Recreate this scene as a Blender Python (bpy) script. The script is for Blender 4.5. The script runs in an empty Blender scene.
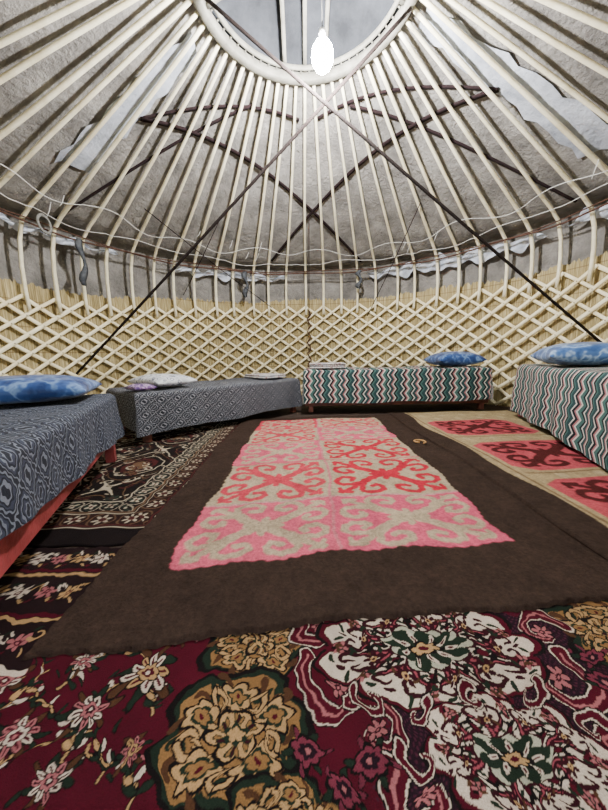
import bpy, math, random
import numpy as np
from mathutils import Matrix, Vector
random.seed(4); rng=np.random.default_rng(4)
CX,CY=0.055,2.22          # yurt centre
PI=math.pi
def lin(c):
    return tuple((v/255/12.92 if v/255<=0.04045 else ((v/255+0.055)/1.055)**2.4) for v in c)
def L4(c): return (*lin(c),1)
coll=bpy.context.scene.collection
# ---------------------------------------------------------------- helpers
def mesh_obj(name,verts,faces,mat=None,parent=None,smooth=True,uv=None,col=None):
    me=bpy.data.meshes.new(name)
    me.from_pydata(verts if isinstance(verts,list) else verts.tolist(),[],faces if isinstance(faces,list) else faces.tolist())
    if smooth: me.polygons.foreach_set('use_smooth',[True]*len(me.polygons))
    if uv is not None:
        l=me.uv_layers.new(name='UVMap'); idx=np.empty(len(me.loops),dtype=np.int32)
        me.loops.foreach_get('vertex_index',idx)
        l.data.foreach_set('uv',np.asarray(uv,dtype=np.float32)[idx].ravel())
    if col is not None:
        a=me.color_attributes.new('Col','FLOAT_COLOR','POINT')
        c=np.ones((len(me.vertices),4),dtype=np.float32); c[:,:3]=col
        a.data.foreach_set('color',c.ravel())
    me.update()
    ob=bpy.data.objects.new(name,me); coll.objects.link(ob)
    if mat: me.materials.append(mat)
    if parent: ob.parent=parent
    return ob
def empty(name,mat=None):
    e=bpy.data.objects.new(name,None); coll.objects.link(e); e.empty_display_size=.1
    if mat is not None: e.matrix_world=mat
    return e
class B:
    """mesh accumulator"""
    def __init__(s): s.v=[];s.f=[]
    def tube(s,pts,r,n=8,cap=True):
        pts=[Vector(p) for p in pts]; m=len(pts); b=len(s.v)
        rs=r if hasattr(r,'__len__') else [r]*m
        t0=(pts[1]-pts[0]).normalized()
        a=Vector((0,0,1)) if abs(t0.z)<.9 else Vector((1,0,0))
        nrm=(a-t0*a.dot(t0)).normalized()
        for i in range(m):
            t=(pts[min(i+1,m-1)]-pts[max(i-1,0)]).normalized()
            nrm=(nrm-t*nrm.dot(t)).normalized(); bn=t.cross(nrm)
            for k in range(n):
                an=2*PI*k/n
                s.v.append(tuple(pts[i]+(nrm*math.cos(an)+bn*math.sin(an))*rs[i]))
        for i in range(m-1):
            for k in range(n):
                s.f.append((b+i*n+k,b+i*n+(k+1)%n,b+(i+1)*n+(k+1)%n,b+(i+1)*n+k))
        if cap:
            s.f.append(tuple(b+k for k in range(n))[::-1]); s.f.append(tuple(b+(m-1)*n+k for k in range(n)))
    def strip(s,secs,closed=False):
        b=len(s.v); m=len(secs)
        for q in secs: s.v+= [tuple(p) for p in q]
        n=len(secs[0])
        for i in range(m if closed else m-1):
            j=(i+1)%m
            for k in range(n):
                s.f.append((b+i*n+k,b+i*n+(k+1)%n,b+j*n+(k+1)%n,b+j*n+k))
        if not closed:
            s.f.append(tuple(b+k for k in range(n))[::-1]); s.f.append(tuple(b+(m-1)*n+k for k in range(n)))
    def box(s,x0,x1,y0,y1,z0,z1,bv=.004):
        def sec(z,i): return [(x0+i,y0+i,z),(x1-i,y0+i,z),(x1-i,y1-i,z),(x0+i,y1-i,z)]
        s.strip([sec(z0,bv),sec(z0+bv,0),sec(z1-bv,0),sec(z1,bv)])
    def obj(s,name,mat,parent=None,smooth=True): return mesh_obj(name,s.v,s.f,mat,parent,smooth)
def autosmooth(ob,ang=40):
    for p in ob.data.polygons: p.use_smooth=False
# ---------------------------------------------------------------- materials
def newmat(name,rough=.8):
    m=bpy.data.materials.new(name); m.use_nodes=True; nt=m.node_tree
    b=nt.nodes['Principled BSDF']; b.inputs['Roughness'].default_value=rough
    b.inputs['Specular IOR Level'].default_value=.25
    return m,nt,b
def nd(nt,t,**k):
    n=nt.nodes.new(t)
    for a,v in k.items(): setattr(n,a,v)
    return n
def mth(nt,op,a,b=None,c=None):
    n=nd(nt,'ShaderNodeMath',operation=op)
    for i,v in enumerate((a,b,c)):
        if v is None: continue
        if isinstance(v,(int,float)): n.inputs[i].default_value=v
        else: nt.links.new(v,n.inputs[i])
    return n.outputs[0]
def ramp(nt,fac,stops,const=False):
    r=nd(nt,'ShaderNodeValToRGB'); cr=r.color_ramp
    if const: cr.interpolation='CONSTANT'
    while len(cr.elements)<len(stops): cr.elements.new(.5)
    for e,(p,c) in zip(cr.elements,stops): e.position=p; e.color=L4(c)
    nt.links.new(fac,r.inputs[0]); return r.outputs[0]
def noise(nt,vec,scale,detail=4,rough=.6):
    n=nd(nt,'ShaderNodeTexNoise'); n.inputs['Scale'].default_value=scale
    n.inputs['Detail'].default_value=detail; n.inputs['Roughness'].default_value=rough
    if vec is not None: nt.links.new(vec,n.inputs['Vector'])
    return n.outputs[0]
def bump(nt,b,h,st=.4,dist=.01):
    n=nd(nt,'ShaderNodeBump'); n.inputs['Strength'].default_value=st; n.inputs['Distance'].default_value=dist
    nt.links.new(h,n.inputs['Height']); nt.links.new(n.outputs[0],b.inputs['Normal'])
def mixc(nt,fac,a,b,mode='MIX'):
    n=nd(nt,'ShaderNodeMix',data_type='RGBA',blend_type=mode)
    if isinstance(fac,(int,float)): n.inputs[0].default_value=fac
    else: nt.links.new(fac,n.inputs[0])
    for i,v in ((6,a),(7,b)):
        if isinstance(v,tuple): n.inputs[i].default_value=v
        else: nt.links.new(v,n.inputs[i])
    return n.outputs[2]
def objco(nt): return nd(nt,'ShaderNodeTexCoord').outputs['Object']
def noisemat(name,c1,c2,scale,rough=.85,b=.3,bscale=None,stretch=None,bd=.01,mid=None):
    m,nt,bs=newmat(name,rough); co=objco(nt)
    if stretch:
        mp=nd(nt,'ShaderNodeMapping'); mp.inputs['Scale'].default_value=stretch; nt.links.new(co,mp.inputs[0]); co=mp.outputs[0]
    f=noise(nt,co,scale,6,.65)
    st=[(.32,c1),(.68,c2)] if mid is None else [(.3,c1),(.5,mid),(.7,c2)]
    nt.links.new(ramp(nt,f,st),bs.inputs['Base Color'])
    bump(nt,bs,noise(nt,co,bscale or scale*4,5,.7),b,bd)
    return m
M_felt=noisemat('roof_felt',(96,94,92),(160,157,152),3.6,.95,.9,26,bd=.03,mid=(130,127,123))
M_cover=noisemat('crown_cover_felt',(36,38,42),(66,69,75),3,.9,.4,14)
M_pole=noisemat('pale_willow_wood',(214,204,170),(248,242,216),5,.6,.2,60,stretch=(1,1,1))
M_lat=noisemat('lattice_wood',(232,218,176),(252,246,216),6,.6,.2,60)
M_ring=noisemat('crown_wood',(96,94,86),(140,138,128),8,.6,.3,40)
M_knot=noisemat('leather_knot',(70,48,30),(110,80,50),60,.8)
M_strap=noisemat('woven_strap_maroon',(20,12,15),(42,26,28),60,.9,.5,300)
M_rope=noisemat('brown_rope',(56,36,30),(96,68,56),80,.9,.5,300)
M_wrope=noisemat('white_rope',(190,190,186),(225,225,222),80,.9,.3,300)
M_cloth=noisemat('white_cloth',(170,180,198),(220,226,238),9,.8,.5,30,bd=.02)
M_cloth2=noisemat('grayish_lining_cloth',(136,142,154),(196,202,214),4,.85,.6,20,bd=.02)
M_gray=noisemat('gray_cloth',(50,54,60),(96,100,106),20,.9,.5,90)
M_floor=noisemat('floor_dark_felt',(40,32,28),(64,50,42),12,.95,.5,80)
M_ground=noisemat('ground_grass',(90,96,60),(130,124,90),4,.95,.5,30)
M_redwood=noisemat('red_painted_wood',(104,38,38),(156,70,72),9,.45,.3,30)
M_darkwood=noisemat('dark_wood',(58,30,24),(100,56,42),10,.5,.3,40)
M_matt=noisemat('mattress_ticking',(150,140,130),(190,180,170),14,.9)
# reed mat
m,nt,bs=newmat('reed_mat',.7); M_reed=m
uvn=nd(nt,'ShaderNodeUVMap').outputs[0]
mp=nd(nt,'ShaderNodeMapping'); mp.inputs['Scale'].default_value=(110,2.2,1); nt.links.new(uvn,mp.inputs[0])
f=noise(nt,mp.outputs[0],1,3,.7)
base=ramp(nt,f,[(.3,(92,78,48)),(.48,(154,138,96)),(.7,(214,200,156))])
sx=nd(nt,'ShaderNodeSeparateXYZ'); nt.links.new(uvn,sx.inputs[0])
st=mth(nt,'LESS_THAN',mth(nt,'FRACT',mth(nt,'MULTIPLY',sx.outputs[1],4.2)),.05)
base=mixc(nt,mth(nt,'MULTIPLY',st,.5),base,L4((96,70,40)))
nt.links.new(base,bs.inputs['Base Color']); bump(nt,bs,f,.9,.01)
# vertex painted textiles
def textile(name,bscale=260,bst=.6,var=.35,bd=.004,low=175,ls=7):
    m,nt,bs=newmat(name,.95); bs.inputs['Specular IOR Level'].default_value=.08
    a=nd(nt,'ShaderNodeAttribute',attribute_name='Col'); co=objco(nt)
    n1=ramp(nt,noise(nt,co,bscale,3,.8),[(.3,(140,140,140)),(.7,(255,255,255))])
    c=mixc(nt,var,a.outputs[0],n1,'MULTIPLY')
    n2=ramp(nt,noise(nt,co,ls,6,.7),[(.3,(low,low,low)),(.7,(255,255,255))])
    c=mixc(nt,.6,c,n2,'MULTIPLY')
    nt.links.new(c,bs.inputs['Base Color']); bump(nt,bs,noise(nt,co,bscale,4,.8),bst,bd)
    return m
M_carpet=textile('machine_woven_pile',420,.8,.6,.003,150)
M_feltrug=textile('hand_felted_wool',90,1,.6,.009,150,14)
# ---------------------------------------------------------------- painter
class Painter:
    def __init__(s,xs,ys,base):
        s.xs=np.asarray(xs);s.ys=np.asarray(ys)
        s.X,s.Y=np.meshgrid(s.xs,s.ys); s.c=np.zeros(s.X.shape+(3,)); s.c[:]=lin(base)
    def sl(s,x0,x1,y0,y1):
        return (slice(np.searchsorted(s.ys,y0),np.searchsorted(s.ys,y1)),slice(np.searchsorted(s.xs,x0),np.searchsorted(s.xs,x1)))
    def fill(s,mask,col): s.c[mask]=lin(col)
    def ell(s,cx,cy,a,b,rot,col):
        m=max(a,b); q=s.sl(cx-m,cx+m,cy-m,cy+m); X=s.X[q]-cx;Y=s.Y[q]-cy
        if X.size==0: return
        c,si=math.cos(rot),math.sin(rot)
        k=((X*c+Y*si)/a)**2+((-X*si+Y*c)/b)**2<1
        s.c[q][k]=lin(col)
    def stroke(s,pts,w,col,smooth=True,taper=False):
        P=[np.array(p,float) for p in pts]
        if smooth and len(P)>2:
            Q=[P[0]]+P+[P[-1]]; out=[]
            for i in range(len(P)-1):
                a,b,c,d=Q[i:i+4]
                for t in np.linspace(0,1,6,endpoint=False):
                    out.append(.5*((2*b)+(c-a)*t+(2*a-5*b+4*c-d)*t*t+(3*b-a-3*c+d)*t**3))
            out.append(P[-1]); P=out
        n=len(P)
        for i in range(n-1):
            a,b=P[i],P[i+1]; ww=w*(1-.75*i/n) if taper else w
            q=s.sl(min(a[0],b[0])-ww,max(a[0],b[0])+ww,min(a[1],b[1])-ww,max(a[1],b[1])+ww)
            X=s.X[q];Y=s.Y[q]
            if X.size==0: continue
            d=b-a; l=d.dot(d)+1e-12
            t=np.clip(((X-a[0])*d[0]+(Y-a[1])*d[1])/l,0,1)
            k=(X-a[0]-t*d[0])**2+(Y-a[1]-t*d[1])**2<ww*ww
            s.c[q][k]=lin(col)
    def blob(s,cx,cy,rx,ry,lob,amp,col,ph=0,pw=1):
        m=max(rx,ry)*(1+amp); q=s.sl(cx-m,cx+m,cy-m,cy+m)
        X=(s.X[q]-cx)/rx;Y=(s.Y[q]-cy)/ry
        if X.size==0: return
        th=np.arctan2(Y,X); k=np.hypot(X,Y)<1-amp+amp*2*np.abs(np.cos(lob*(th-ph)/2))**pw
        s.c[q][k]=lin(col)
    def flower(s,cx,cy,r,n,pet,cen,out=None,rot=0):
        if out:
            for i in range(n):
                a=rot+2*PI*i/n; s.ell(cx+.62*r*math.cos(a),cy+.62*r*math.sin(a),r*.5,r*.33,a,out)
        for i in range(n):
            a=rot+2*PI*i/n; s.ell(cx+.6*r*math.cos(a),cy+.6*r*math.sin(a),r*.38,r*.23,a,pet)
        s.ell(cx,cy,r*.3,r*.3,0,cen); s.ell(cx,cy,r*.14,r*.14,0,pet)
    def curl(s,cx,cy,r,a0,turn,w,col,taper=True):
        pts=[]
        for i in range(12):
            t=i/11; rr=r*(1-.75*t); an=a0+turn*t; pts.append((cx+rr*math.cos(an),cy+rr*math.sin(an)))
        s.stroke(pts,w,col,False,taper)
    def leaf(s,cx,cy,r,a,col,vein=None):
        s.ell(cx,cy,r,r*.38,a,col)
    def blur(s,n,k=1.0):
        for _ in range(n):
            c=s.c; s.c[1:-1,1:-1]=(c[1:-1,1:-1]*2+(c[:-2,1:-1]+c[2:,1:-1]+c[1:-1,:-2]+c[1:-1,2:])*k)/(2+4*k)
def grid_obj(name,p,z,mat,warp=None,thick=None,zn=.002):
    X=p.X.copy();Y=p.Y.copy(); ny,nx=X.shape
    Z=z+zn*(np.sin(X*9+Y*4)+np.sin(Y*11-X*5)+.6*np.sin(X*23+1)*np.sin(Y*19))/2.6
    if warp: X,Y=warp(X,Y)
    edge=np.zeros_like(X,bool); edge[0]=edge[-1]=True; edge[:,0]=edge[:,-1]=True
    Z[edge]=z-(thick or .008)
    V=np.stack([X,Y,Z],-1).reshape(-1,3)
    i=np.arange(ny*nx).reshape(ny,nx)
    F=np.stack([i[:-1,:-1],i[:-1,1:],i[1:,1:],i[1:,:-1]],-1).reshape(-1,4)
    return mesh_obj(name,V,F,mat,col=p.c.reshape(-1,3))
def axis(segs):
    out=[]
    for a,b,st in segs: out.append(np.arange(a,b-1e-9,st))
    out.append([segs[-1][1]]); return np.concatenate(out)
# ---------------------------------------------------------------- foreground floral carpet
MAR=(76,14,30);DM=(50,14,24);WH=(208,192,176);BEI=(180,144,100);GRN=(30,42,32);PNK=(166,100,104);BLK=(20,15,16);PUR=(36,19,29);GOLD=(140,104,64);BRO=(76,50,34)
p=Painter(axis([(-1.3,-.85,.012),(-.85,.95,.0018),(.95,1.35,.012)]),axis([(.03,.3,.009),(.3,.72,.0018),(.72,.95,.006)]),MAR)
X,Y=p.X,p.Y
p.fill((X>.10+.25*(Y-.3))&(Y<.66+.03*np.sin(X*20)),PUR)
dots=(np.sin(X*2*PI/.011)*np.sin(Y*2*PI/.011)>.35)&(X>.10)&(Y<.66)
p.fill(dots,(70,30,46))
def leafpair(x,y,a,r,c):
    p.leaf(x,y,r*1.25,a,BLK); p.leaf(x,y,r,a,c)
for k in range(360):
    x=rng.uniform(-1.0,1.1); y=rng.uniform(.3,.68); a=rng.uniform(0,6.28); r=rng.uniform(.005,.011)
    if x>.10: cc=[PNK,(110,42,60),GRN,BEI,BLK][k%5]
    else: cc=[BEI,PNK,GRN,BEI,DM,GRN][k%6]
    if x<-.22 and k%3: leafpair(x,y,a,r,cc)
    elif x>.45 and k%3==0: leafpair(x,y,a,r,cc)
for (x,y,a,l) in [(-.52,.35,.8,.18),(-.40,.35,1.3,.2),(-.6,.44,.5,.2),(-.33,.37,1.8,.16),(-.75,.4,.9,.2),(-.28,.46,1.9,.14),(-.5,.5,.4,.16),(-.36,.56,2.2,.12),(-.85,.5,.4,.2),(-.44,.58,.3,.12),(-.27,.33,1.4,.12),(-.48,.40,2.3,.12)]:
    pts=[(x+l*t*math.cos(a+1.2*t),y+l*t*math.sin(a+1.2*t)) for t in np.linspace(0,1,9)]
    p.stroke(pts,.0036,BLK); p.stroke(pts,.0018,BEI)
    for j,q in enumerate(pts[1:]):
        for sg in(-1,1):
            aa=a+sg*.9+j*.2; r=.013-.0008*j; leafpair(q[0]+r*math.cos(aa),q[1]+r*math.sin(aa),aa,r*.9,[WH,GRN,BEI,GRN][(j+sg)%4])
def rose(cx,cy,r,c1,c2,c3):
    r*=.84; rot=rng.uniform(0,6)
    for i in range(7):
        a=rot+i*2*PI/7+rng.uniform(-.15,.15); k=r*rng.uniform(.9,1.15)
        leafpair(cx+k*math.cos(a),cy+k*math.sin(a),a,r*.42,GRN if i%2 else BRO)
    for i in range(9):
        a=rot+i*2*PI/9; p.ell(cx+r*.66*math.cos(a),cy+r*.6*math.sin(a),r*.38,r*.22,a,BLK)
    for i in range(9):
        a=rot+i*2*PI/9; p.ell(cx+r*.64*math.cos(a),cy+r*.58*math.sin(a),r*.33,r*.165,a,c1 if i%3 else c2)
        p.stroke([(cx+r*.3*math.cos(a),cy+r*.28*math.sin(a)),(cx+r*.8*math.cos(a),cy+r*.72*math.sin(a))],r*.05,c3,False)
    p.blob(cx,cy,r*.46,r*.42,6,.16,BLK,rot); p.blob(cx,cy,r*.40,r*.36,6,.16,c2,rot); p.blob(cx,cy,r*.24,r*.2,5,.2,c3,rot); p.ell(cx,cy,r*.1,r*.1,0,c1)
for q in [(-.333,.525,.052,WH,BEI,MAR),(-.405,.455,.042,WH,PNK,DM),(-.50,.425,.034,PNK,WH,MAR),(-.30,.605,.026,PNK,BEI,DM),(-.47,.55,.026,WH,PNK,MAR),(-.62,.52,.04,WH,PNK,MAR),(-.29,.40,.026,PNK,BEI,DM),(-.40,.365,.030,WH,PNK,DM),(-.56,.36,.03,BEI,WH,MAR),(-.72,.44,.045,PNK,WH,DM)]: rose(*q)
def flames(cx,cy,r0,r1,asp,n,cols,ln,ph=0):
    for i in range(n):
        a=2*PI*i/n+ph; rr=(r0+r1)/2; x=cx+rr*math.cos(a); y=cy+rr*asp*math.sin(a)
        for sg in(-1,1):
            aa=a+sg*.55; l=ln; qx=x+sg*l*.5*-math.sin(a); qy=y+sg*l*.5*math.cos(a)*asp
            p.ell(qx,qy,l,l*.42,aa,cols[0]); p.ell(qx,qy,l*.74,l*.26,aa,cols[1])
        p.ell(x,y,l*.9,l*.34,a,cols[0]); p.ell(x,y,l*.66,l*.2,a,cols[2])
def goldmed(cx,cy,rx,ry):
    asp=ry/rx
    p.blob(cx,cy,rx*1.12,ry*1.10,5,.14,BLK); p.blob(cx,cy,rx*1.02,ry*1.02,5,.14,GRN); p.blob(cx,cy,rx*.93,ry*.93,5,.14,GOLD,.08)
    for i in range(20):
        a=2*PI*i/20; p.curl(cx+rx*.82*math.cos(a),cy+ry*.82*math.sin(a),rx*.13,a+(i%2)*2,4.6*(1 if i%2 else -1),rx*.055,GRN if i%2 else BRO)
    for i in range(5):   # big cabbage leaves with scroll edges
        a=2*PI*i/5+.3; x=cx+rx*.62*math.cos(a); y=cy+ry*.62*math.sin(a)
        p.blob(x,y,rx*.30,ry*.27,6,.2,BLK,a); p.blob(x,y,rx*.26,ry*.23,6,.2,BEI,a); p.blob(x,y,rx*.18,ry*.15,5,.22,GRN,a); p.blob(x,y,rx*.13,ry*.10,5,.22,GOLD,a); p.ell(x,y,rx*.05,ry*.035,a,MAR)
        a+=PI/5; x=cx+rx*.60*math.cos(a); y=cy+ry*.60*math.sin(a)
        for sg in(-1,1): p.curl(x,y,rx*.16,a,sg*4.4,rx*.06,BLK); p.curl(x,y,rx*.16,a,sg*4.4,rx*.035,BEI)
    p.blob(cx,cy,rx*.40,ry*.38,6,.2,BLK); p.blob(cx,cy,rx*.34,ry*.32,6,.2,BEI); 
    flames(cx,cy,rx*.18,rx*.26,asp,6,(GRN,GOLD,DM),rx*.09,.3)
    p.blob(cx,cy,rx*.15,ry*.13,6,.2,GRN,.3); p.blob(cx,cy,rx*.09,ry*.08,5,.25,BEI)
goldmed(-.115,.585,.105,.070); goldmed(-.13,.425,.115,.092); goldmed(.70,.60,.12,.085); goldmed(-.04,.315,.07,.055); goldmed(.86,.42,.11,.09)
def whitemed(cx,cy,rx,ry,n,seed=0,dens=1):
    p.blob(cx,cy,rx*1.09,ry*1.09,n,.09,BLK); p.blob(cx,cy,rx*1.05,ry*1.05,n,.09,MAR); p.blob(cx,cy,rx,ry,n,.09,WH)
    def Q(r,a): return (cx+rx*r*math.cos(a),cy+ry*r*math.sin(a))
    for i in range(n):
        a=2*PI*i/n+seed
        x,y=Q(.88,a+PI/n); p.ell(x,y,rx*.13,ry*.10,a+PI/n,MAR); p.ell(x,y,rx*.08,ry*.06,a+PI/n,BLK); p.flower(x,y,rx*.075,5,PNK,GRN,None,a)
        for sg in(-1,1):
            p.stroke([Q(.42,a),Q(.56,a+sg*.10),Q(.70,a+sg*.26),Q(.84,a+sg*.24),Q(.86,a+sg*.10),Q(.78,a+sg*.08)],rx*.036,DM,True,True)
            p.stroke([Q(.42,a),Q(.56,a+sg*.10),Q(.70,a+sg*.26)],rx*.012,(150,70,82),True,True)
            p.stroke([Q(.44,a+sg*.28),Q(.56,a+sg*.34),Q(.66,a+sg*.28),Q(.60,a+sg*.22)],rx*.018,BLK,True,True)
            for (r_,o,c_,l_) in [(.95,.16,GRN,.05),(.60,.36,BLK,.05),(.53,.20,GRN,.045),(.9,.31,BRO,.04),(.64,.13,BRO,.04),(.78,.33,GRN,.045)]:
                x,y=Q(r_,a+sg*o); p.leaf(x,y,rx*l_,a+sg*.9+r_*3,c_)
        x,y=Q(.64,a); p.flower(x,y,rx*.09,6,DM,BEI,None,a)
        x,y=Q(.92,a); p.ell(x,y,rx*.04,ry*.04,0,DM)
        x,y=Q(.50,a+PI/n); p.ell(x,y,rx*.05,ry*.05,0,MAR)
    p.blob(cx,cy,rx*.42,ry*.42,n,.14,DM); p.blob(cx,cy,rx*.38,ry*.38,n,.14,(176,176,156)); p.blob(cx,cy,rx*.34,ry*.34,n,.2,GRN,.2)
    for i in range(n):
        a=2*PI*i/n; x,y=Q(.22,a); p.ell(x,y,rx*.07,ry*.04,a,WH); x,y=Q(.22,a); p.ell(x,y,rx*.03,ry*.02,a,MAR)
    p.blob(cx,cy,rx*.15,ry*.15,6,.2,BLK); p.blob(cx,cy,rx*.11,ry*.11,6,.2,BEI); p.ell(cx,cy,rx*.05,ry*.05,0,MAR)
for (x,y,r,a0,t) in [(.055,.50,.075,2.4,4.6),(.11,.42,.06,2.2,-4.8),(.49,.50,.07,.8,-4.6),(.02,.62,.05,2.6,4.8),(.54,.60,.06,.4,4.6),(.52,.38,.05,.6,4.6),(.17,.345,.05,2.5,4.6)]:
    p.curl(x,y,r,a0,t,.021,BLK); p.curl(x,y,r,a0,t,.018,WH); p.curl(x,y,r,a0,t,.015,MAR); p.curl(x,y,r,a0,t,.003,PNK); p.flower(x,y,r*.3,6,PNK,DM,BLK)
whitemed(.262,.572,.220,.110,9)
whitemed(.33,.388,.135,.078,8,.3)
for (x,y,r,a0,t) in [(.12,.47,.035,2.4,4.6),(.42,.475,.035,.8,-4.6),(.20,.455,.025,1.0,-4.6),(.17,.39,.03,2.5,4.6),(.49,.42,.03,.5,4.6),(.30,.465,.022,1.0,4.6)]:
    p.curl(x,y,r,a0,t,.012,BLK); p.curl(x,y,r,a0,t,.009,WH); p.curl(x,y,r,a0,t,.006,MAR)
for (x,y) in [(.57,.50),(.62,.42),(.56,.35),(.0,.40),(.05,.345),(.60,.55),(.10,.38),(.66,.5)]:
    for i in range(6):
        a=i*PI/3; leafpair(x+.026*math.cos(a),y+.021*math.sin(a),a,.011,GRN if i%2 else (104,42,58))
    p.blob(x,y,.024,.019,7,.16,BLK); p.blob(x,y,.020,.015,7,.16,(116,48,64)); p.blob(x,y,.012,.009,6,.16,PUR); p.ell(x,y,.004,.004,0,PNK)
bm=Y>.70
p.fill(bm,DM); d=Y-.70
p.fill((d>0)&(d<.012),BEI);p.fill((d>.10)&(d<.115),BEI)
s_=np.abs(((X/.07)%1)-.5)*2
p.fill(bm&(d>.02)&(d<.10)&(np.abs(d-.06)<.035*s_),BLK); p.fill(bm&(np.abs(np.abs(d-.06)-.03*s_)<.006),WH)
p.fill((d>.2)&(d<.212),WH);p.fill(d>.212,BLK)
lm=(X<-.595)&(Y>.53); p.fill(lm,(34,20,22))
for yy,c in ((.535,WH),(.66,BEI),(.675,MAR),(.82,BEI),(.835,MAR)): p.fill(lm&(np.abs(Y-yy)<.006),c)
k=0
for yy in (.60,.75,.89):
    for xx in np.arange(-1.25,-.60,.065):
        k+=1; p.flower(xx,yy,.026,6,[WH,PNK,BEI][k%3],MAR,BLK,k)
        for i in range(4):
            a=PI/4+i*PI/2; leafpair(xx+.036*math.cos(a),yy+.04*math.sin(a),a,.010,[GRN,WH,MAR,BEI][i])
        p.curl(xx+.032,yy+.012,.018,k,4.5,.0045,WH if k%2 else BEI)
def warp0(X,Y):
    return (X+.0022*np.sin(Y*95+X*31)+.0018*np.sin(Y*210-X*60)+.007*np.sin(Y*42+X*24)+.004*np.sin(Y*70-X*35),
            Y+.0020*np.sin(X*88-Y*40)+.0014*np.sin(X*230)+.006*np.sin(X*38-Y*20)*np.clip((.72-Y)*12,0,1)+.003*np.sin(X*66+Y*50))
grid_obj('floral_carpet',p,.014,M_carpet,warp0,zn=.0008,thick=.010)
# ---------------------------------------------------------------- left ornate carpet
p=Painter(axis([(-2.0,-1.45,.012),(-1.45,-.50,.0035)]),axis([(.97,2.6,.0035),(2.6,3.0,.01)]),(24,18,18))
X,Y=p.X,p.Y
d=np.minimum(-.50-X,Y-.97); s=np.where(-.50-X<Y-.97,Y,X)
LW=(180,168,148);BR=(104,78,58);MR=(72,32,32);DG=(40,48,42)
g=np.cos(X*2*PI/.50)+np.cos((Y+.1)*2*PI/.62)
for lo,hi,c in [(-.06,.04,LW),(.34,.40,BR),(.9,1.0,LW),(1.35,1.6,MR),(1.75,2.0,BR),(-.75,-.68,BR),(-1.5,-1.42,LW),(-2,-1.85,MR)]:
    p.fill((g>lo)&(g<hi),c)
for k in range(900):
    x=rng.uniform(-1.75,-.6);y=rng.uniform(1.0,2.8); c=[LW,BR,DG,MR,LW,BR][k%6]
    if k%3==0: p.curl(x,y,.035,rng.uniform(0,6),4.5*(1 if k%2 else -1),.0065,c)
    elif k%3==1: p.leaf(x,y,.022,rng.uniform(0,6),(20,16,18)); p.leaf(x,y,.014,rng.uniform(0,6),c)
    elif k%9==2: p.flower(x,y,.03,6,c,MR,(20,16,18),k)
bd=d<.34
p.fill(bd,(26,19,20))
for a,b_,c in ((.105,.112,LW),(.118,.130,MR),(.215,.221,LW),(.226,.236,BR),(.325,.332,LW)): p.fill((d>a)&(d<b_),c)
rr=np.hypot(((s/.11)%1-.5)*.11,(d-.172)); th=np.arctan2(((s/.11)%1-.5)*.11,(d-.172))
q=(d>.132)&(d<.213); p.fill(q,(44,26,25)); p.fill(q&(rr<.024+.012*np.cos(6*th)),LW); p.fill(q&(rr<.014),MR); p.fill(q&(rr>.043)&(rr<.049),BR)
q=(d>.238)&(d<.323); rr=np.hypot(((s/.09)%1-.5)*.09,(d-.28)); th=np.arctan2(((s/.09)%1-.5)*.09,(d-.28))
p.fill(q&(rr<.028+.010*np.cos(4*th)),DG); p.fill(q&(rr<.018+.008*np.cos(4*th+PI)),LW); p.fill(q&(rr<.008),MR); p.fill(q&(rr>.040)&(rr<.044),LW)
def warp3(X,Y): return X+.005*np.sin(Y*40+X*17)+.003*np.sin(Y*90), Y+.005*np.sin(X*36-Y*20)
grid_obj('ornate_carpet',p,.009,M_carpet,warp3,zn=.0006,thick=.007)
# ---------------------------------------------------------------- felt rugs
RED=(206,46,68);CORAL=(214,74,90);PK=(228,104,128);CR=(192,174,146);BRN=(62,48,41);CRM=(178,158,120)
def ramhorn(p,x0,x1,y0,y1,col,wd=.085):
    cx,cy=(x0+x1)/2,(y0+y1)/2; hx,hy=(x1-x0)/2*.95,(y1-y0)/2*.95; w=wd*min(hx,hy)
    for sx in(-1,1):
        for sy in(-1,1):
            T=lambda a,b:(cx+sx*a*hx+rng.uniform(-.005,.005),cy+sy*b*hy+rng.uniform(-.005,.005))
            p.stroke([T(0,0),T(.25,.22),T(.48,.46)],w*1.6,col)
            p.stroke([T(.40,.40),T(.64,.52),T(.88,.54),T(.97,.34),T(.84,.14),T(.64,.18),T(.68,.32)],w,col)
            p.stroke([T(.40,.40),T(.52,.64),T(.54,.88),T(.34,.97),T(.14,.84),T(.18,.64),T(.32,.68)],w,col)
            p.stroke([T(.46,.46),T(.72,.76),T(.90,.90)],w*1.0,col)
            p.stroke([T(.74,.93),T(.92,.92),T(.93,.74)],w*.75,col,False)
        p.stroke([(cx,cy),(cx+sx*.26*hx,cy)],w*1.1,col,False); p.stroke([(cx,cy),(cx,cy+sx*.28*hy)],w*1.1,col,False)
p=Painter(axis([(-.61,1.02,.0042)]),axis([(.655,3.08,.0042)]),BRN)
rx0,rx1=-.42,.70; xm=.115; rows=[.90,1.28,1.76,2.19,2.59,2.96]
wob=lambda t:.008*np.sin(t*9)+.006*np.sin(t*23)
X,Y=p.X,p.Y
inside=(X>rx0+wob(Y))&(X<rx1+wob(Y+3))&(Y>rows[0]+wob(X))&(Y<rows[-1]+wob(X+2))
scheme=[[(PK,CR),((226,98,126),CR)],[(CR,CORAL),(CR,RED)],[(PK,CR),(CR,RED)],[(CR,CORAL),(PK,CR)],[(CORAL,CR),(CR,CORAL)]]
for r in range(5):
    for c in range(2):
        x0,x1=(rx0,xm) if c==0 else (xm,rx1); y0,y1=rows[r],rows[r+1]
        g,mo=scheme[r][c]
        p.fill(inside&(X>=x0+wob(Y)*.6)&(X<x1+wob(Y)*.6)&(Y>=y0+wob(X)*.6)&(Y<y1+.02),g)
        ramhorn(p,x0+.015,x1-.015,y0+.012,y1-.012,mo,.068 if r else .08)
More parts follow.
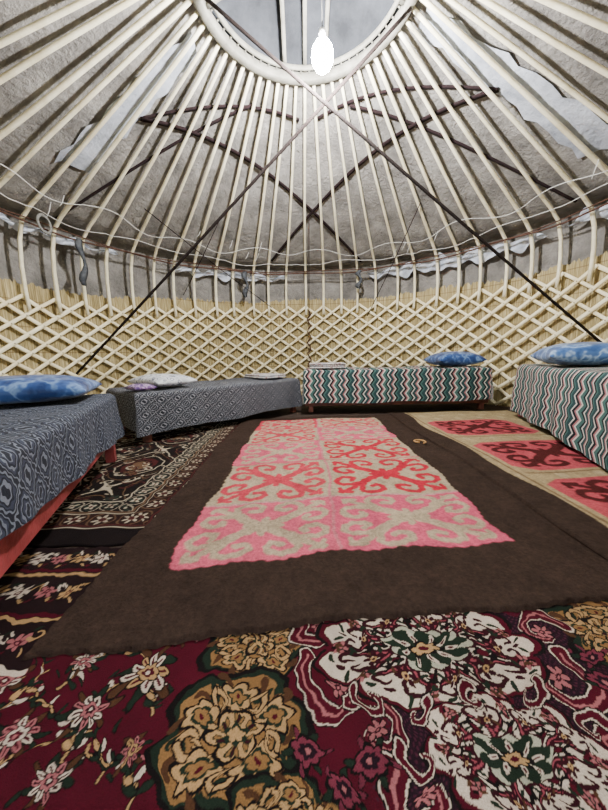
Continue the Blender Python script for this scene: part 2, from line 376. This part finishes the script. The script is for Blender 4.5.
for yy in rows[1:-1]:
    p.stroke([(x,yy+float(wob(x)*.6)) for x in np.linspace(rx0+.01,rx1-.01,30)],.006,(214,110,120) if yy>1.3 else (206,160,156),False)
p.stroke([(xm+float(wob(y)*.6),y) for y in np.linspace(rows[0]+.01,rows[-1]-.01,50)],.0065,(216,130,140),False)
p.fill(~inside,BRN)
mot=np.sin(X*71+3*np.sin(Y*37))*np.sin(Y*63+2*np.sin(X*41))
p.c*= (1+.06*mot+.07*rng.standard_normal(X.shape))[...,None]
p.blur(1,.7); p.c=np.clip(p.c,0,1)
def warp1(X,Y):
    return X+.008*np.sin(Y*5)+.004*np.sin(Y*17)+.0022*np.sin(Y*160+X*40), Y+.095*(X-.14)-.02+.010*np.sin(X*6+1)+.004*np.sin(X*21)+.0025*np.sin(X*140+Y*30)
grid_obj('felt_rug',p,.026,M_feltrug,warp1,thick=.012,zn=.004)
# second cream felt rug
p=Painter(axis([(.90,2.15,.005)]),axis([(.72,3.12,.005)]),BRN)
X,Y=p.X,p.Y
ins=(X>1.04+.02*np.sin(Y*7))&(Y>.95); p.fill(ins,CRM)
p.fill(ins&(np.sin(X*31)*np.sin(Y*23)>.7),(188,170,134))
for (y0,y1) in [(.94,1.34),(1.50,2.02),(2.20,2.70)]:
    xc=1.47; yc=(y0+y1)/2
    k=ins&((np.abs(X-xc)/.37)+(np.abs(Y-yc)/.26)<1.7)&(np.abs(X-xc)<.36)&(np.abs(Y-yc)<.255); p.fill(k,(196,84,94))
    ramhorn(p,xc-.32,xc+.32,yc-.22,yc+.22,(84,34,34),.085)
    p.stroke([(xc-.36,yc-.29),(xc+.36,yc-.29)],.006,(136,112,82),False)
p.fill(ins&(np.abs(X-1.075)<.007),(136,112,82))
p.c*= (1+.08*rng.standard_normal(X.shape))[...,None]; p.blur(1,.8); p.c=np.clip(p.c,0,1)
def warp2(X,Y): return X+.012*np.sin(Y*4+1)+.05*(2.0-Y)*.25, Y+.03*(X-1)+.008*np.sin(X*9)
grid_obj('felt_rug',p,.040,M_feltrug,warp2,thick=.012,zn=.003)
b=B(); 
pts=[(.80+.042*math.cos(a)*(1-a/9),2.06+.042*math.sin(a)*(1-a/9),.040) for a in np.linspace(-1.2,4.6,18)]
b.tube(pts,.0065,6); b.obj('felt_scroll_ornament',noisemat('tan_felt',(150,110,66),(176,138,92),60))
# ---------------------------------------------------------------- floor, ground
def disc(name,r,z,mat,n=96):
    vs=[(CX,CY,z)]+[(CX+r*math.cos(2*PI*i/n),CY+r*math.sin(2*PI*i/n),z) for i in range(n)]
    vs+=[(v[0],v[1],z-.05) for v in vs[1:]]
    fs=[(0,1+i,1+(i+1)%n) for i in range(n)]+[(1+i,n+1+i,n+1+(i+1)%n,1+(i+1)%n) for i in range(n)]
    return mesh_obj(name,vs,fs,mat,smooth=False)
disc('floor',2.86,0,M_floor); disc('ground',14,-.03,M_ground)
# ---------------------------------------------------------------- yurt shell
def P(th,r,z): return (CX+r*math.cos(th),CY+r*math.sin(th),z)
def low_f(th):   # walls sag a little on the left side of the yurt
    a=(th-math.radians(168)+PI)%(2*PI)-PI
    return math.exp(-(a/.75)**2)
DOOR=-PI/2; DW=.20
def dd(th): return abs((th-DOOR+PI)%(2*PI)-PI)
def revolve(name,prof,n,mat,jit=0,skip=None,parent=None):
    V=[];F=[];UV=[];m=len(prof)
    for i in range(n):
        th=2*PI*i/n
        for j,(r,z) in enumerate(prof):
            k=jit*(math.sin(th*7+z*5)+math.sin(th*19-z*9)+math.sin(th*31+r*8)*.6)
            V.append(P(th,r+k,z+k*.5)); UV.append((th*r if r>1 else th,z))
    for i in range(n):
        th=2*PI*(i+.5)/n
        for j in range(m-1):
            if skip and skip(th,(prof[j][1]+prof[j+1][1])/2): continue
            a=i*m+j; c=((i+1)%n)*m+j
            F.append((a,c,c+1,a+1))
    return mesh_obj(name,V,F,mat,uv=UV,parent=parent)
FR=lambda r:3.37-.553*r
prof=[(2.80,0),(2.80,.5),(2.80,1.0),(2.81,1.5),(2.80,1.7),(2.76,1.86),(2.68,1.97)]
for r in np.linspace(2.55,.72,16): prof.append((float(r),FR(r)))
skipd=lambda th,z: dd(th)<DW and z<1.5
revolve('wall_felt',prof[:7],160,M_felt,.006,skipd)
revolve('ceiling',prof[6:]+[(.64,3.07),(.4,3.20),(.15,3.25),(.001,3.26)],160,M_felt,.006)
revolve('crown_cover',[(.72,2.955),(.64,3.03),(.4,3.16),(.15,3.21),(.001,3.22)],64,M_cover,.003)
# reed mat
V=[];F=[];UV=[];n=900
for i in range(n):
    th=2*PI*i/n; top=(1.47+.05*rng.random()+.02*math.sin(th*9))*(1-.10*low_f(th))
    r=2.735+.004*(i%2)
    V+= [P(th,r,.0),P(th,r,.8),P(th,r,top)]; UV+=[(th*r,0),(th*r,.8),(th*r,top)]
for i in range(n):
    if dd(2*PI*(i+.5)/n)<DW: continue
    a=i*3;c=((i+1)%n)*3
    F+=[(a,c,c+1,a+1),(a+1,c+1,c+2,a+2)]
mesh_obj('reed_mat_screen',V,F,M_reed,uv=UV,smooth=False)
# lattice wall
N=62; b=B(); kn=B(); ZT=1.375; SL=.72
dth=2*PI/N; run=ZT/SL/2.67
for fam in(0,1):
    sg=1 if fam==0 else -1; R=2.695 if fam==0 else 2.675
    for i in range(N):
        th0=dth*i-sg*run/2
        secs=[]; M=22
        jw=rng.uniform(-.002,.002)
        for j in range(M+1):
            t=j/M; th=th0+sg*run*t; z=(.02+(ZT-.02)*t*1.02)*(1-.12*low_f(th))
            if dd(th)<DW+.02:
                if len(secs)>1: b.strip(secs)
                secs=[]; continue
            w=.0165+jw; hh=.006
            c=Vector(P(th,R,z)); rad=Vector((math.cos(th),math.sin(th),0)); tan=Vector((-math.sin(th),math.cos(th),0))
            T=(tan*sg*1.0+Vector((0,0,SL))).normalized(); W=T.cross(rad)
            secs.append([c-W*w-rad*hh*.3,c-W*w*.5-rad*hh,c+W*w*.5-rad*hh,c+W*w-rad*hh*.3,c+W*w+rad*hh,c-W*w+rad*hh])
        if len(secs)>1: b.strip(secs)
lat=empty('lattice_wall')
b.obj('lattice_slats',M_lat,lat)
for i in range(N*2):
    for j in range(-9,10):
        th=i*dth/2; z0=.02+(ZT*1.02-.02)/2; zz=z0+j*(dth*2.67*SL/2)
        if (i+j)%2 or zz>ZT or zz<.1 or dd(th)<DW+.03: continue
        zz*=(1-.12*low_f(th))
        q=Vector(P(th,2.663,zz)); rad=Vector((math.cos(th),math.sin(th),0)); tan=Vector((-rad.y,rad.x,0)); up=Vector((0,0,1))
        k=.006; bb=len(kn.v)
        kn.v+=[tuple(q+tan*k),tuple(q+up*k),tuple(q-tan*k),tuple(q-up*k),tuple(q-rad*k*.8),tuple(q+rad*k)]
        kn.f+=[(bb,bb+1,bb+4),(bb+1,bb+2,bb+4),(bb+2,bb+3,bb+4),(bb+3,bb,bb+4)]
kn.obj('leather_knots',M_knot,lat)
b=B()
for th in (math.atan2(4.85-CY,.10-CX),math.radians(205),math.radians(330)):
    pts=[P(th+.012*math.sin(j*1.9),2.655+.004*math.cos(j*2.3),.1+j*.053) for j in range(24)]
    b.tube(pts,.011,6)
b.obj('lashing_cord',M_rope,lat)
# ---------------------------------------------------------------- roof poles
NP=62; b=B()
PZ=lambda r:3.305-.553*r
for i in range(NP):
    th=2*PI*(i+.5)/NP+rng.uniform(-.012,.012); th2=2*PI*(i+.5)/NP
    low=dd(th)<DW+.02; lf=low_f(th)
    prof=[(2.645,1.27-.17*lf),(2.655,1.40-.12*lf),(2.655,1.55-.06*lf),(2.63,1.72-.02*lf),(2.565,1.87),(2.44,1.96),(2.30,PZ(2.30))]
    if low: prof=prof[2:]
    for r in np.linspace(2.0,.72,9): prof.append((float(r),PZ(r)))
    pts=[];rr=[]
    jz=rng.uniform(-.012,.012);jr=rng.uniform(.9,1.1)
    for (r,z) in prof:
        t=(2.65-r)/(2.65-.72); a=th*(1-t)+th2*t
        k=math.sin(max(0,t)*PI)
        pts.append(P(a+.008*k*math.sin(i*3.1),r,z+jz*k)); rr.append((.0175 if r>2 else .0175-.004*t)*jr)
    b.tube(pts,rr,8)
rp=empty('roof_poles'); b.obj('bent_poles',M_pole,rp)
# crown ring
cr=empty('crown_ring'); b=B()
def ring(r0,r1,z0,z1,n=72):
    secs=[]
    for i in range(n):
        th=2*PI*i/n; m_=.008
        secs.append([P(th,r0,z0+m_),P(th,r0+m_,z0),P(th,r1-m_,z0),P(th,r1,z0+m_),P(th,r1,z1-m_),P(th,r1-m_,z1),P(th,r0+m_,z1),P(th,r0,z1-m_)])
    b.strip(secs,True)
ring(.665,.725,2.87,2.935); ring(.615,.64,2.91,2.945)
b.obj('rim',M_ring,cr)
b=B()
for k in(-.16,0,.16):
    for ax in(0,1):
        l=math.sqrt(.665**2-k*k); secs=[]
        for j in range(17):
            t=-1+2*j/16; z=2.91+.20*(1-t*t); x=t*l
            for_=[(-.014,-.012),(.014,-.012),(.014,.012),(-.014,.012)]
            if ax==0: secs.append([(CX+x,CY+k+a,z+c) for a,c in for_])
            else: secs.append([(CX+k+a,CY+x,z+c+.025) for a,c in for_])
        b.strip(secs)
b.obj('arched_crossbars',M_ring,cr)
b=B()
for i in range(NP):
    th=2*PI*i/NP; b.tube([P(th,.63,2.925),P(th,.68,2.915)],.006,6)
b.obj('rim_pegs',M_ring,cr)
# ---------------------------------------------------------------- ropes & straps
b=B()
b.tube([P(2*PI*i/150+.0,2.530+.006*math.sin(i*.9),1.835+.012*math.sin(i*.55)) for i in range(151)],.0085,6)
b.tube([P(2*PI*i/150+.0,2.525+.006*math.sin(i*.7+1),1.860+.014*math.sin(i*.4)) for i in range(151)],.006,6)
b.obj('eave_girth_rope',M_rope)
b=B()
def conez(r): return PZ(r)-.024
for s0,rb,am in ((0,2.24,.05),(2,2.42,.03)):
    pts=[]
    for i in range(241):
        th=2*PI*i/240; ph=(i%15)/15
        r=rb+am*math.sin(i*.42+s0)+.03*math.sin(i*.17+s0); pts.append(P(th,r,min(conez(r),1.94) if r>2.42 else conez(r)-.02*4*ph*(1-ph)))
    b.tube(pts,.0032,5)
for i in range(26):
    th=rng.uniform(0,2*PI); r=rng.uniform(2.1,2.4); z=conez(r); l=rng.uniform(.05,.13)
    b.tube([P(th,r,z+.02),P(th+.01,r,z-l*.5),P(th+.02,r+.01,z-l)],.003,5)
b.obj('white_binding_rope',M_wrope)
b=B()
def surfstrap(p0,p1,w=.015,n=30,off=.034):
    secs=[]
    d=Vector((p1[0]-p0[0],p1[1]-p0[1],0)).normalized(); s=Vector((-d.y,d.x,0))
    for i in range(n+1):
        t=i/n; x=p0[0]+(p1[0]-p0[0])*t; y=p0[1]+(p1[1]-p0[1])*t
        q=[]
        for k,dz in((-1,0),(1,0),(1,.006),(-1,.006)):
            xx=x+s.x*w*k; yy=y+s.y*w*k; r=math.hypot(xx-CX,yy-CY)
            q.append((xx,yy,FR(r)-off+dz))
        secs.append(q)
    b.strip(secs)
surfstrap((-1.27,2.78),(.85,4.60)); surfstrap((1.46,2.56),(-.43,4.62)); surfstrap((.45,3.08),(2.45,2.95),.013)
surfstrap((-.40,3.05),(-2.3,3.10),.012); surfstrap((-1.27,2.78),(.0,3.20),.011); surfstrap((1.46,2.56),(.15,3.20),.011)
b.obj('roof_felt_straps',M_strap)
b=B()
def diag(a,c,w=.013):
    a=Vector(a);c=Vector(c);n=24;secs=[];d=(c-a).normalized();s=d.cross(Vector((0,1,0))).normalized();u=s.cross(d)
    for i in range(n+1):
        t=i/n;q=a.lerp(c,t); q.z-=.01*4*t*(1-t)
        secs.append([q+s*w*math.cos(k)+u*.007*math.sin(k) for k in np.linspace(0,2*PI,8,endpoint=False)])
    b.strip(secs)
diag((-2.36,3.18,.50),(.74,2.36,2.86)); diag((2.60,2.68,.70),(-.58,2.28,2.865))
b.obj('crossed_tension_bands',noisemat('brown_woven_band',(20,13,12),(38,27,25),90,.9,.5,300))
b=B()
for (x,y,x2,y2,z2) in [(-1.6,3.4,-.45,4.65,1.35),(1.3,3.6,.95,4.6,1.2),(-.9,3.8,-1.55,4.15,1.45),(.1,4.0,.1,4.78,1.25)]:
    r=math.hypot(x-CX,y-CY); b.tube([(x,y,PZ(r)-.02),((x+x2)/2,(y+y2)/2,(PZ(r)+z2)/2-.03),(x2,y2,z2)],.005,5)
b.obj('hanging_cord',M_strap)
def cone_patch(name,quad,mat,parent=None,off=.02,n=14,m=6):
    V=[];F=[]
    a,b_,c,d=[Vector((*q,0)) for q in quad]
    for i in range(n+1):
        for j in range(m+1):
            t=i/n;s=j/m;q=(a.lerp(d,t)).lerp(b_.lerp(c,t),s); q.x+=.02*math.sin(i*1.7)*(.5 if j in(0,m) else 0); q.y+=.02*math.sin(i*2.3+j)
            r=math.hypot(q.x-CX,q.y-CY); V.append((q.x,q.y,FR(r)-off+.006*math.sin(i*1.3+j*2)))
    for i in range(n):
        for j in range(m):
            k=i*(m+1)+j; F.append((k,k+1,k+m+2,k+m+1))
    return mesh_obj(name,V,F,mat,parent)
cone_patch('lining_cloth',[(-.74,2.66),(-.74,2.50),(-1.95,2.70),(-1.82,2.92)],M_cloth2)
cone_patch('lining_cloth',[(.86,2.38),(.84,2.54),(2.2,2.66),(2.34,2.38)],M_cloth2)
def eave_cloth(t0,t1,z,h):
    V=[];F=[];n=int(abs(t1-t0)*1.5)+8;m=6
    for i in range(n+1):
        th=math.radians(t0+(t1-t0)*i/n)
        for j in range(m+1):
            s=j/m; e=max(0.0,math.sin(PI*i/n))**.4*(.75+.25*math.sin(i*.37+t0))
            zz=z+(s-.5)*h*e*(1+.3*math.sin(i*.8))+.02*math.sin(i*.5); r=2.705+.016*math.sin(s*5+i*.9)-(max(0,zz-1.72))*.5
            V.append(P(th,r,zz))
    for i in range(n):
        for j in range(m):
            k=i*(m+1)+j; F.append((k,k+1,k+m+2,k+m+1))
    return V,F
for t0,t1,z,h in [(24,70,1.80,.16),(96,132,1.80,.10),(145,170,1.83,.07),(-6,20,1.84,.14)]:
    V,F=eave_cloth(t0,t1,z,h); mesh_obj('eave_cloth',V,F,M_cloth)
b=B()
for th,l in ((math.radians(155),.45),(math.radians(110),.35),(math.radians(72),.25)):
    secs=[]
    for j in range(10):
        z=1.84-l*j/9; w=.028+.012*math.sin(j*1.1); c=Vector(P(th+.01*math.sin(j),2.50+.01*math.cos(j*1.4),z)); tn=Vector((-math.sin(th),math.cos(th),0)); rd=Vector((math.cos(th),math.sin(th),0))
        secs.append([c-tn*w,c-rd*.008,c+tn*w,c+rd*.008])
    b.strip(secs)
b.obj('hanging_cloth_strip',M_gray)
b=B(); c=Vector(P(math.radians(163),2.44,1.84))
pts=[c+Vector((.0,.07*math.cos(a)*(1+.08*math.sin(a*.37)),.07*math.sin(a)*(1+.1*math.sin(a*.53)))) for a in np.linspace(0,6*PI,60)]
b.tube(pts,.009,6); b.obj('coiled_rope',noisemat('gray_rope',(90,90,88),(140,140,136),70))
# ---------------------------------------------------------------- light bulb
lb=empty('hanging_light_bulb'); bx,by=.155,2.25
b=B(); b.tube([(bx,by,3.13),(bx-.004,by,2.9),(bx,by,2.65)],.003,6); b.obj('cord',noisemat('cord_gray',(60,60,60),(90,90,90),30),lb)
def lathe(prof,n=24):
    b=B(); b.strip([[(bx+r*math.cos(2*PI*k/n),by+r*math.sin(2*PI*k/n),z) for k in range(n)] for r,z in prof]); return b
lathe([(.008,2.66),(.020,2.65),(.022,2.61),(.018,2.60)]).obj('socket',newmat('socket_plastic',.4)[0],lb)
m,nt,bs=newmat('led_bulb_glow'); e=nd(nt,'ShaderNodeEmission'); e.inputs[0].default_value=(1,.98,.96,1); e.inputs[1].default_value=2150
nt.links.new(e.outputs[0],nt.nodes['Material Output'].inputs[0])
lathe([(.018,2.60),(.040,2.585),(.062,2.55),(.069,2.515),(.063,2.475),(.045,2.446),(.018,2.43),(.001,2.428)]).obj('bulb_globe',m,lb)
# ---------------------------------------------------------------- blankets
def blanket_uv(nt):
    uv=nd(nt,'ShaderNodeUVMap').outputs[0]; s=nd(nt,'ShaderNodeSeparateXYZ'); nt.links.new(uv,s.inputs[0]); return uv,s.outputs[0],s.outputs[1]
def ogee_mat(name,cols,a,bb):
    m,nt,bs=newmat(name,.85); uv,u,v=blanket_uv(nt)
    g=mth(nt,'ADD',mth(nt,'COSINE',mth(nt,'MULTIPLY',u,2*PI/a)),mth(nt,'COSINE',mth(nt,'MULTIPLY',v,2*PI/bb)))
    g2=mth(nt,'MULTIPLY',mth(nt,'SINE',mth(nt,'MULTIPLY',u,8*PI/a)),mth(nt,'SINE',mth(nt,'MULTIPLY',v,8*PI/bb)))
    f=mth(nt,'ADD',mth(nt,'MULTIPLY',g,.25),.5); f=mth(nt,'ADD',f,mth(nt,'MULTIPLY',g2,.05))
    d,mi,l=cols
    c=ramp(nt,f,[(0,d),(.07,l),(.14,d),(.22,mi),(.30,d),(.36,l),(.42,d),(.50,l),(.55,d),(.64,mi),(.72,l),(.78,d),(.86,mi),(.92,l),(.96,d)],True)
    n2=ramp(nt,noise(nt,uv,300,2,.8),[(.3,(130,130,130)),(.7,(255,255,255))]); c=mixc(nt,.5,c,n2,'MULTIPLY')
    nt.links.new(c,bs.inputs['Base Color']); bump(nt,bs,noise(nt,uv,200,3,.7),.4,.004); return m
def zig_mat(name,per=.16,amp=.022,vp=.075):
    m,nt,bs=newmat(name,.85); uv,u,v=blanket_uv(nt)
    z=mth(nt,'PINGPONG',v,vp/2); z=mth(nt,'MULTIPLY',z,amp/(vp/2))
    f=mth(nt,'FRACT',mth(nt,'DIVIDE',mth(nt,'ADD',u,z),per))
    T=(36,66,70);W=(208,206,198);K=(20,28,34);Pk=(164,108,112);G=(66,102,98)
    c=ramp(nt,f,[(0,T),(.13,W),(.18,K),(.27,Pk),(.33,W),(.38,G),(.50,K),(.57,W),(.62,T),(.74,Pk),(.80,W),(.85,K),(.93,G)],True)
    n2=ramp(nt,noise(nt,uv,260,2,.8),[(.3,(150,150,150)),(.7,(255,255,255))]); c=mixc(nt,.4,c,n2,'MULTIPLY')
    nt.links.new(c,bs.inputs['Base Color']); bump(nt,bs,noise(nt,uv,200,3,.7),.4,.004); return m
M_b1=ogee_mat('navy_ogee_blanket',((26,30,42),(52,58,76),(112,118,132)),.115,.15)
M_b2=ogee_mat('gray_ornament_blanket',((30,32,40),(60,64,74),(138,140,148)),.125,.10)
M_z=zig_mat('zigzag_blanket',.26,.036,.10)
M_z4=zig_mat('zigzag_blanket_wide',.22,.034,.09)
def fold(t,L,r):
    q=r*PI/2
    if t<r:
        e=r-t; ph=min(e/r,PI/2); return r-r*math.sin(ph), r-r*math.cos(ph)+max(0,e-q)
    if t>L-r:
        e=t-(L-r); ph=min(e/r,PI/2); return L-r+r*math.sin(ph), r-r*math.cos(ph)+max(0,e-q)
    return t,0
def make_bed(name,start,dirv,L,W,zt,zb0,zb1,bmat,wood,rail=(.14,.27),legx=(.05,.05),flare=.05,step=.022,leg0=.015):
    d=Vector((*dirv,0)).normalized(); n=Vector((-d.y,d.x,0))
    Mx=Matrix(((d.x,n.x,0,start[0]),(d.y,n.y,0,start[1]),(0,0,1,0),(0,0,0,1)))
    e=empty(name,Mx)
    b=B(); t=.022
    b.box(.01,L-.01,.012,.012+t,rail[0],rail[1]); b.box(.01,L-.01,W-.012-t,W-.012,rail[0],rail[1])
    b.box(.012,.012+t,.03,W-.03,rail[0],rail[1]+.02); b.box(L-.012-t,L-.012,.03,W-.03,rail[0],rail[1]+.02)
    for x in (legx[0],L-legx[1]-.05):
        for y in (.02,W-.07): b.box(x,x+.05,y,y+.05,leg0,rail[1]+.005)
    for i in range(9):
        x=.08+(L-.22)*i/8; b.box(x,x+.07,.03,W-.03,rail[1]-.035,rail[1]-.015)
    autosmooth(b.obj('frame',wood,e))
    b=B(); b.box(.035,L-.035,.035,W-.035,rail[1]-.012,zt-.02,.03); b.obj('mattress',M_matt,e)
    drop=max(zt-zb0,zt-zb1); us=np.arange(-drop*.85,L+drop*.85+step,step)
    nv0=26; V=[];UV=[]; r=.03
    vv=list(np.linspace(-1,0,nv0,endpoint=False))+list(np.arange(0,W+drop*.7,step))
    for u in us:
        zb=zb0+(zb1-zb0)*min(max(u/L,0),1)+.008*math.sin(u*7+start[0])
        dr=zt-zb; arc=dr-r+r*PI/2-r
        for w in vv:
            v=w if w>=0 else w*arc
            x,dx=fold(u,L,r); y,dy=fold(v,W,r)
            dz=max(dx,dy); z=zt-dz
            wv=math.sin(u*13+start[1]*7)+.6*math.sin(u*29+1)
            k=min(1,dy/.25); y-= (v<W/2 and 1 or -1)*k*(flare*.25+.010*wv)
            k=min(1,dx/.25); x+= (1 if u>L/2 else -1)*k*(.012+.006*math.sin(v*17))
            if dz<.01: z+=.006*math.sin(u*6+2)*math.sin(v*9)+.004*math.sin(u*15+v*11)
            V.append((x,y,z)); UV.append((u,v))
    m=len(vv);F=[]
    for i in range(len(us)-1):
        for j in range(m-1):
            k=i*m+j; F.append((k,k+m,k+m+1,k+1))
    mesh_obj('blanket',V,F,bmat,e,uv=UV)
    return e,Mx
b1,M1=make_bed('bed',(-.556,.29),(-.367,.93),1.75,.64,.435,.275,.15,M_b1,M_redwood,rail=(.155,.29),legx=(.28,.06))
b2,M2=make_bed('bed',(-1.22,2.17),(.684,.73),1.72,.70,.395,.085,.085,M_b2,M_darkwood,rail=(.10,.24))
b3,M3=make_bed('bed',(.0,3.26),(1,0),2.02,.58,.49,.13,.14,M_z,M_darkwood,rail=(.10,.30),leg0=.03)
b4,M4=make_bed('bed',(2.0,2.85),(-.324,-.946),1.82,.62,.53,.10,.06,M_z4,M_redwood,rail=(.12,.32),leg0=.05)
# ---------------------------------------------------------------- pillows
def satin(name,c1,c2,c3,rough=.35,sc=7):
    m,nt,bs=newmat(name,rough); co=objco(nt)
    f=noise(nt,co,sc,2,.5); c=ramp(nt,f,[(.38,c1),(.5,c2),(.58,c3),(.64,c2)])
    nt.links.new(c,bs.inputs['Base Color']); bs.inputs['Sheen Weight'].default_value=.1
    bump(nt,bs,noise(nt,co,12,3,.5),.5,.03); return m
M_pb=satin('blue_satin',(30,54,104),(50,80,138),(110,140,184),.35,13)
M_pl=satin('light_blue_satin',(48,80,132),(74,108,162),(150,176,208),.3,11)
M_pw=satin('floral_cotton',(170,174,180),(200,202,206),(76,82,104),.8,18)
M_pp=satin('purple_floral_cotton',(62,44,92),(104,74,124),(180,156,188),.8,26)
def pillow(name,Mb,x,y,zt,sx,sy,h,mat,rz=0,tilt=0):
    V=[];F=[];n=26
    def sh(u,v,s):
        a=(1-abs(u)**2.6)*(1-abs(v)**2.6); a=max(a,0)**.42
        k=1-.06*(1-abs(u)**2)*abs(v)**3; k2=1-.06*(1-abs(v)**2)*abs(u)**3
        z=a*h/2*(1.0 if s>0 else .72)*s+.003*math.sin(u*9+v*7)*a
        return (u*sx/2*k2,v*sy/2*k,z+h*.36)
    for s in(1,-1):
        for i in range(n+1):
            for j in range(n+1):
                u=math.sin((-1+2*i/n)*PI/2);v=math.sin((-1+2*j/n)*PI/2); V.append(sh(u,v,s))
    m=(n+1)**2
    for s in(0,1):
        for i in range(n):
            for j in range(n):
                k=s*m+i*(n+1)+j; f=(k,k+n+1,k+n+2,k+1); F.append(f if s==0 else f[::-1])
    ob=mesh_obj(name,V,F,mat)
    ob.matrix_world=Mb@Matrix.Translation((x,y,zt+.008))@Matrix.Rotation(rz,4,'Z')@Matrix.Rotation(tilt,4,'Y')
    return ob
pillow('pillow',M1,1.47,.34,.435,.44,.60,.15,M_pb,.05)
pillow('pillow',M2,.36,.38,.395,.36,.54,.12,M_pw,.1)
pillow('pillow',M3,1.74,.30,.49,.52,.44,.19,M_pb,.03)
pillow('pillow',M4,.42,.30,.53,.46,.56,.20,M_pl,-.05)
pillow('purple_cushion',M2,.095,.14,.398,.16,.22,.055,M_pp,.05,0)
def folded(name,Mb,x,y,zt,sx,sy,lay,mat):
    b=B()
    for i in range(lay):
        o=.006*(i%2); b.box(x-sx/2+o,x+sx/2-o,y-sy/2+o,y+sy/2-.01*i,zt+.008+i*.020,zt+.008+i*.020+.019,.006)
    ob=b.obj(name,mat); ob.matrix_world=Mb; return ob
M_fb=satin('folded_floral_blanket',(150,150,158),(196,194,190),(110,60,70),.8,22)
folded('folded_blanket',M3,.27,.28,.492,.40,.36,3,M_fb); folded('folded_blanket',M2,1.50,.34,.398,.30,.4,2,M_fb)
# ---------------------------------------------------------------- world, camera
w=bpy.data.worlds.new('World'); bpy.context.scene.world=w; w.use_nodes=True
bg=w.node_tree.nodes['Background']; bg.inputs[0].default_value=(.92,.96,1,1); bg.inputs[1].default_value=7.0
cam=bpy.data.cameras.new('Camera'); co=bpy.data.objects.new('Camera',cam); coll.objects.link(co)
cam.sensor_fit='HORIZONTAL'; cam.sensor_width=36; cam.lens=18; cam.clip_start=.02
co.matrix_world=Matrix.Translation((0,0,.65))@Matrix.Rotation(math.radians(90-9.3),4,'X')@Matrix.Rotation(math.radians(-1.0),4,'Z')
bpy.context.scene.camera=co
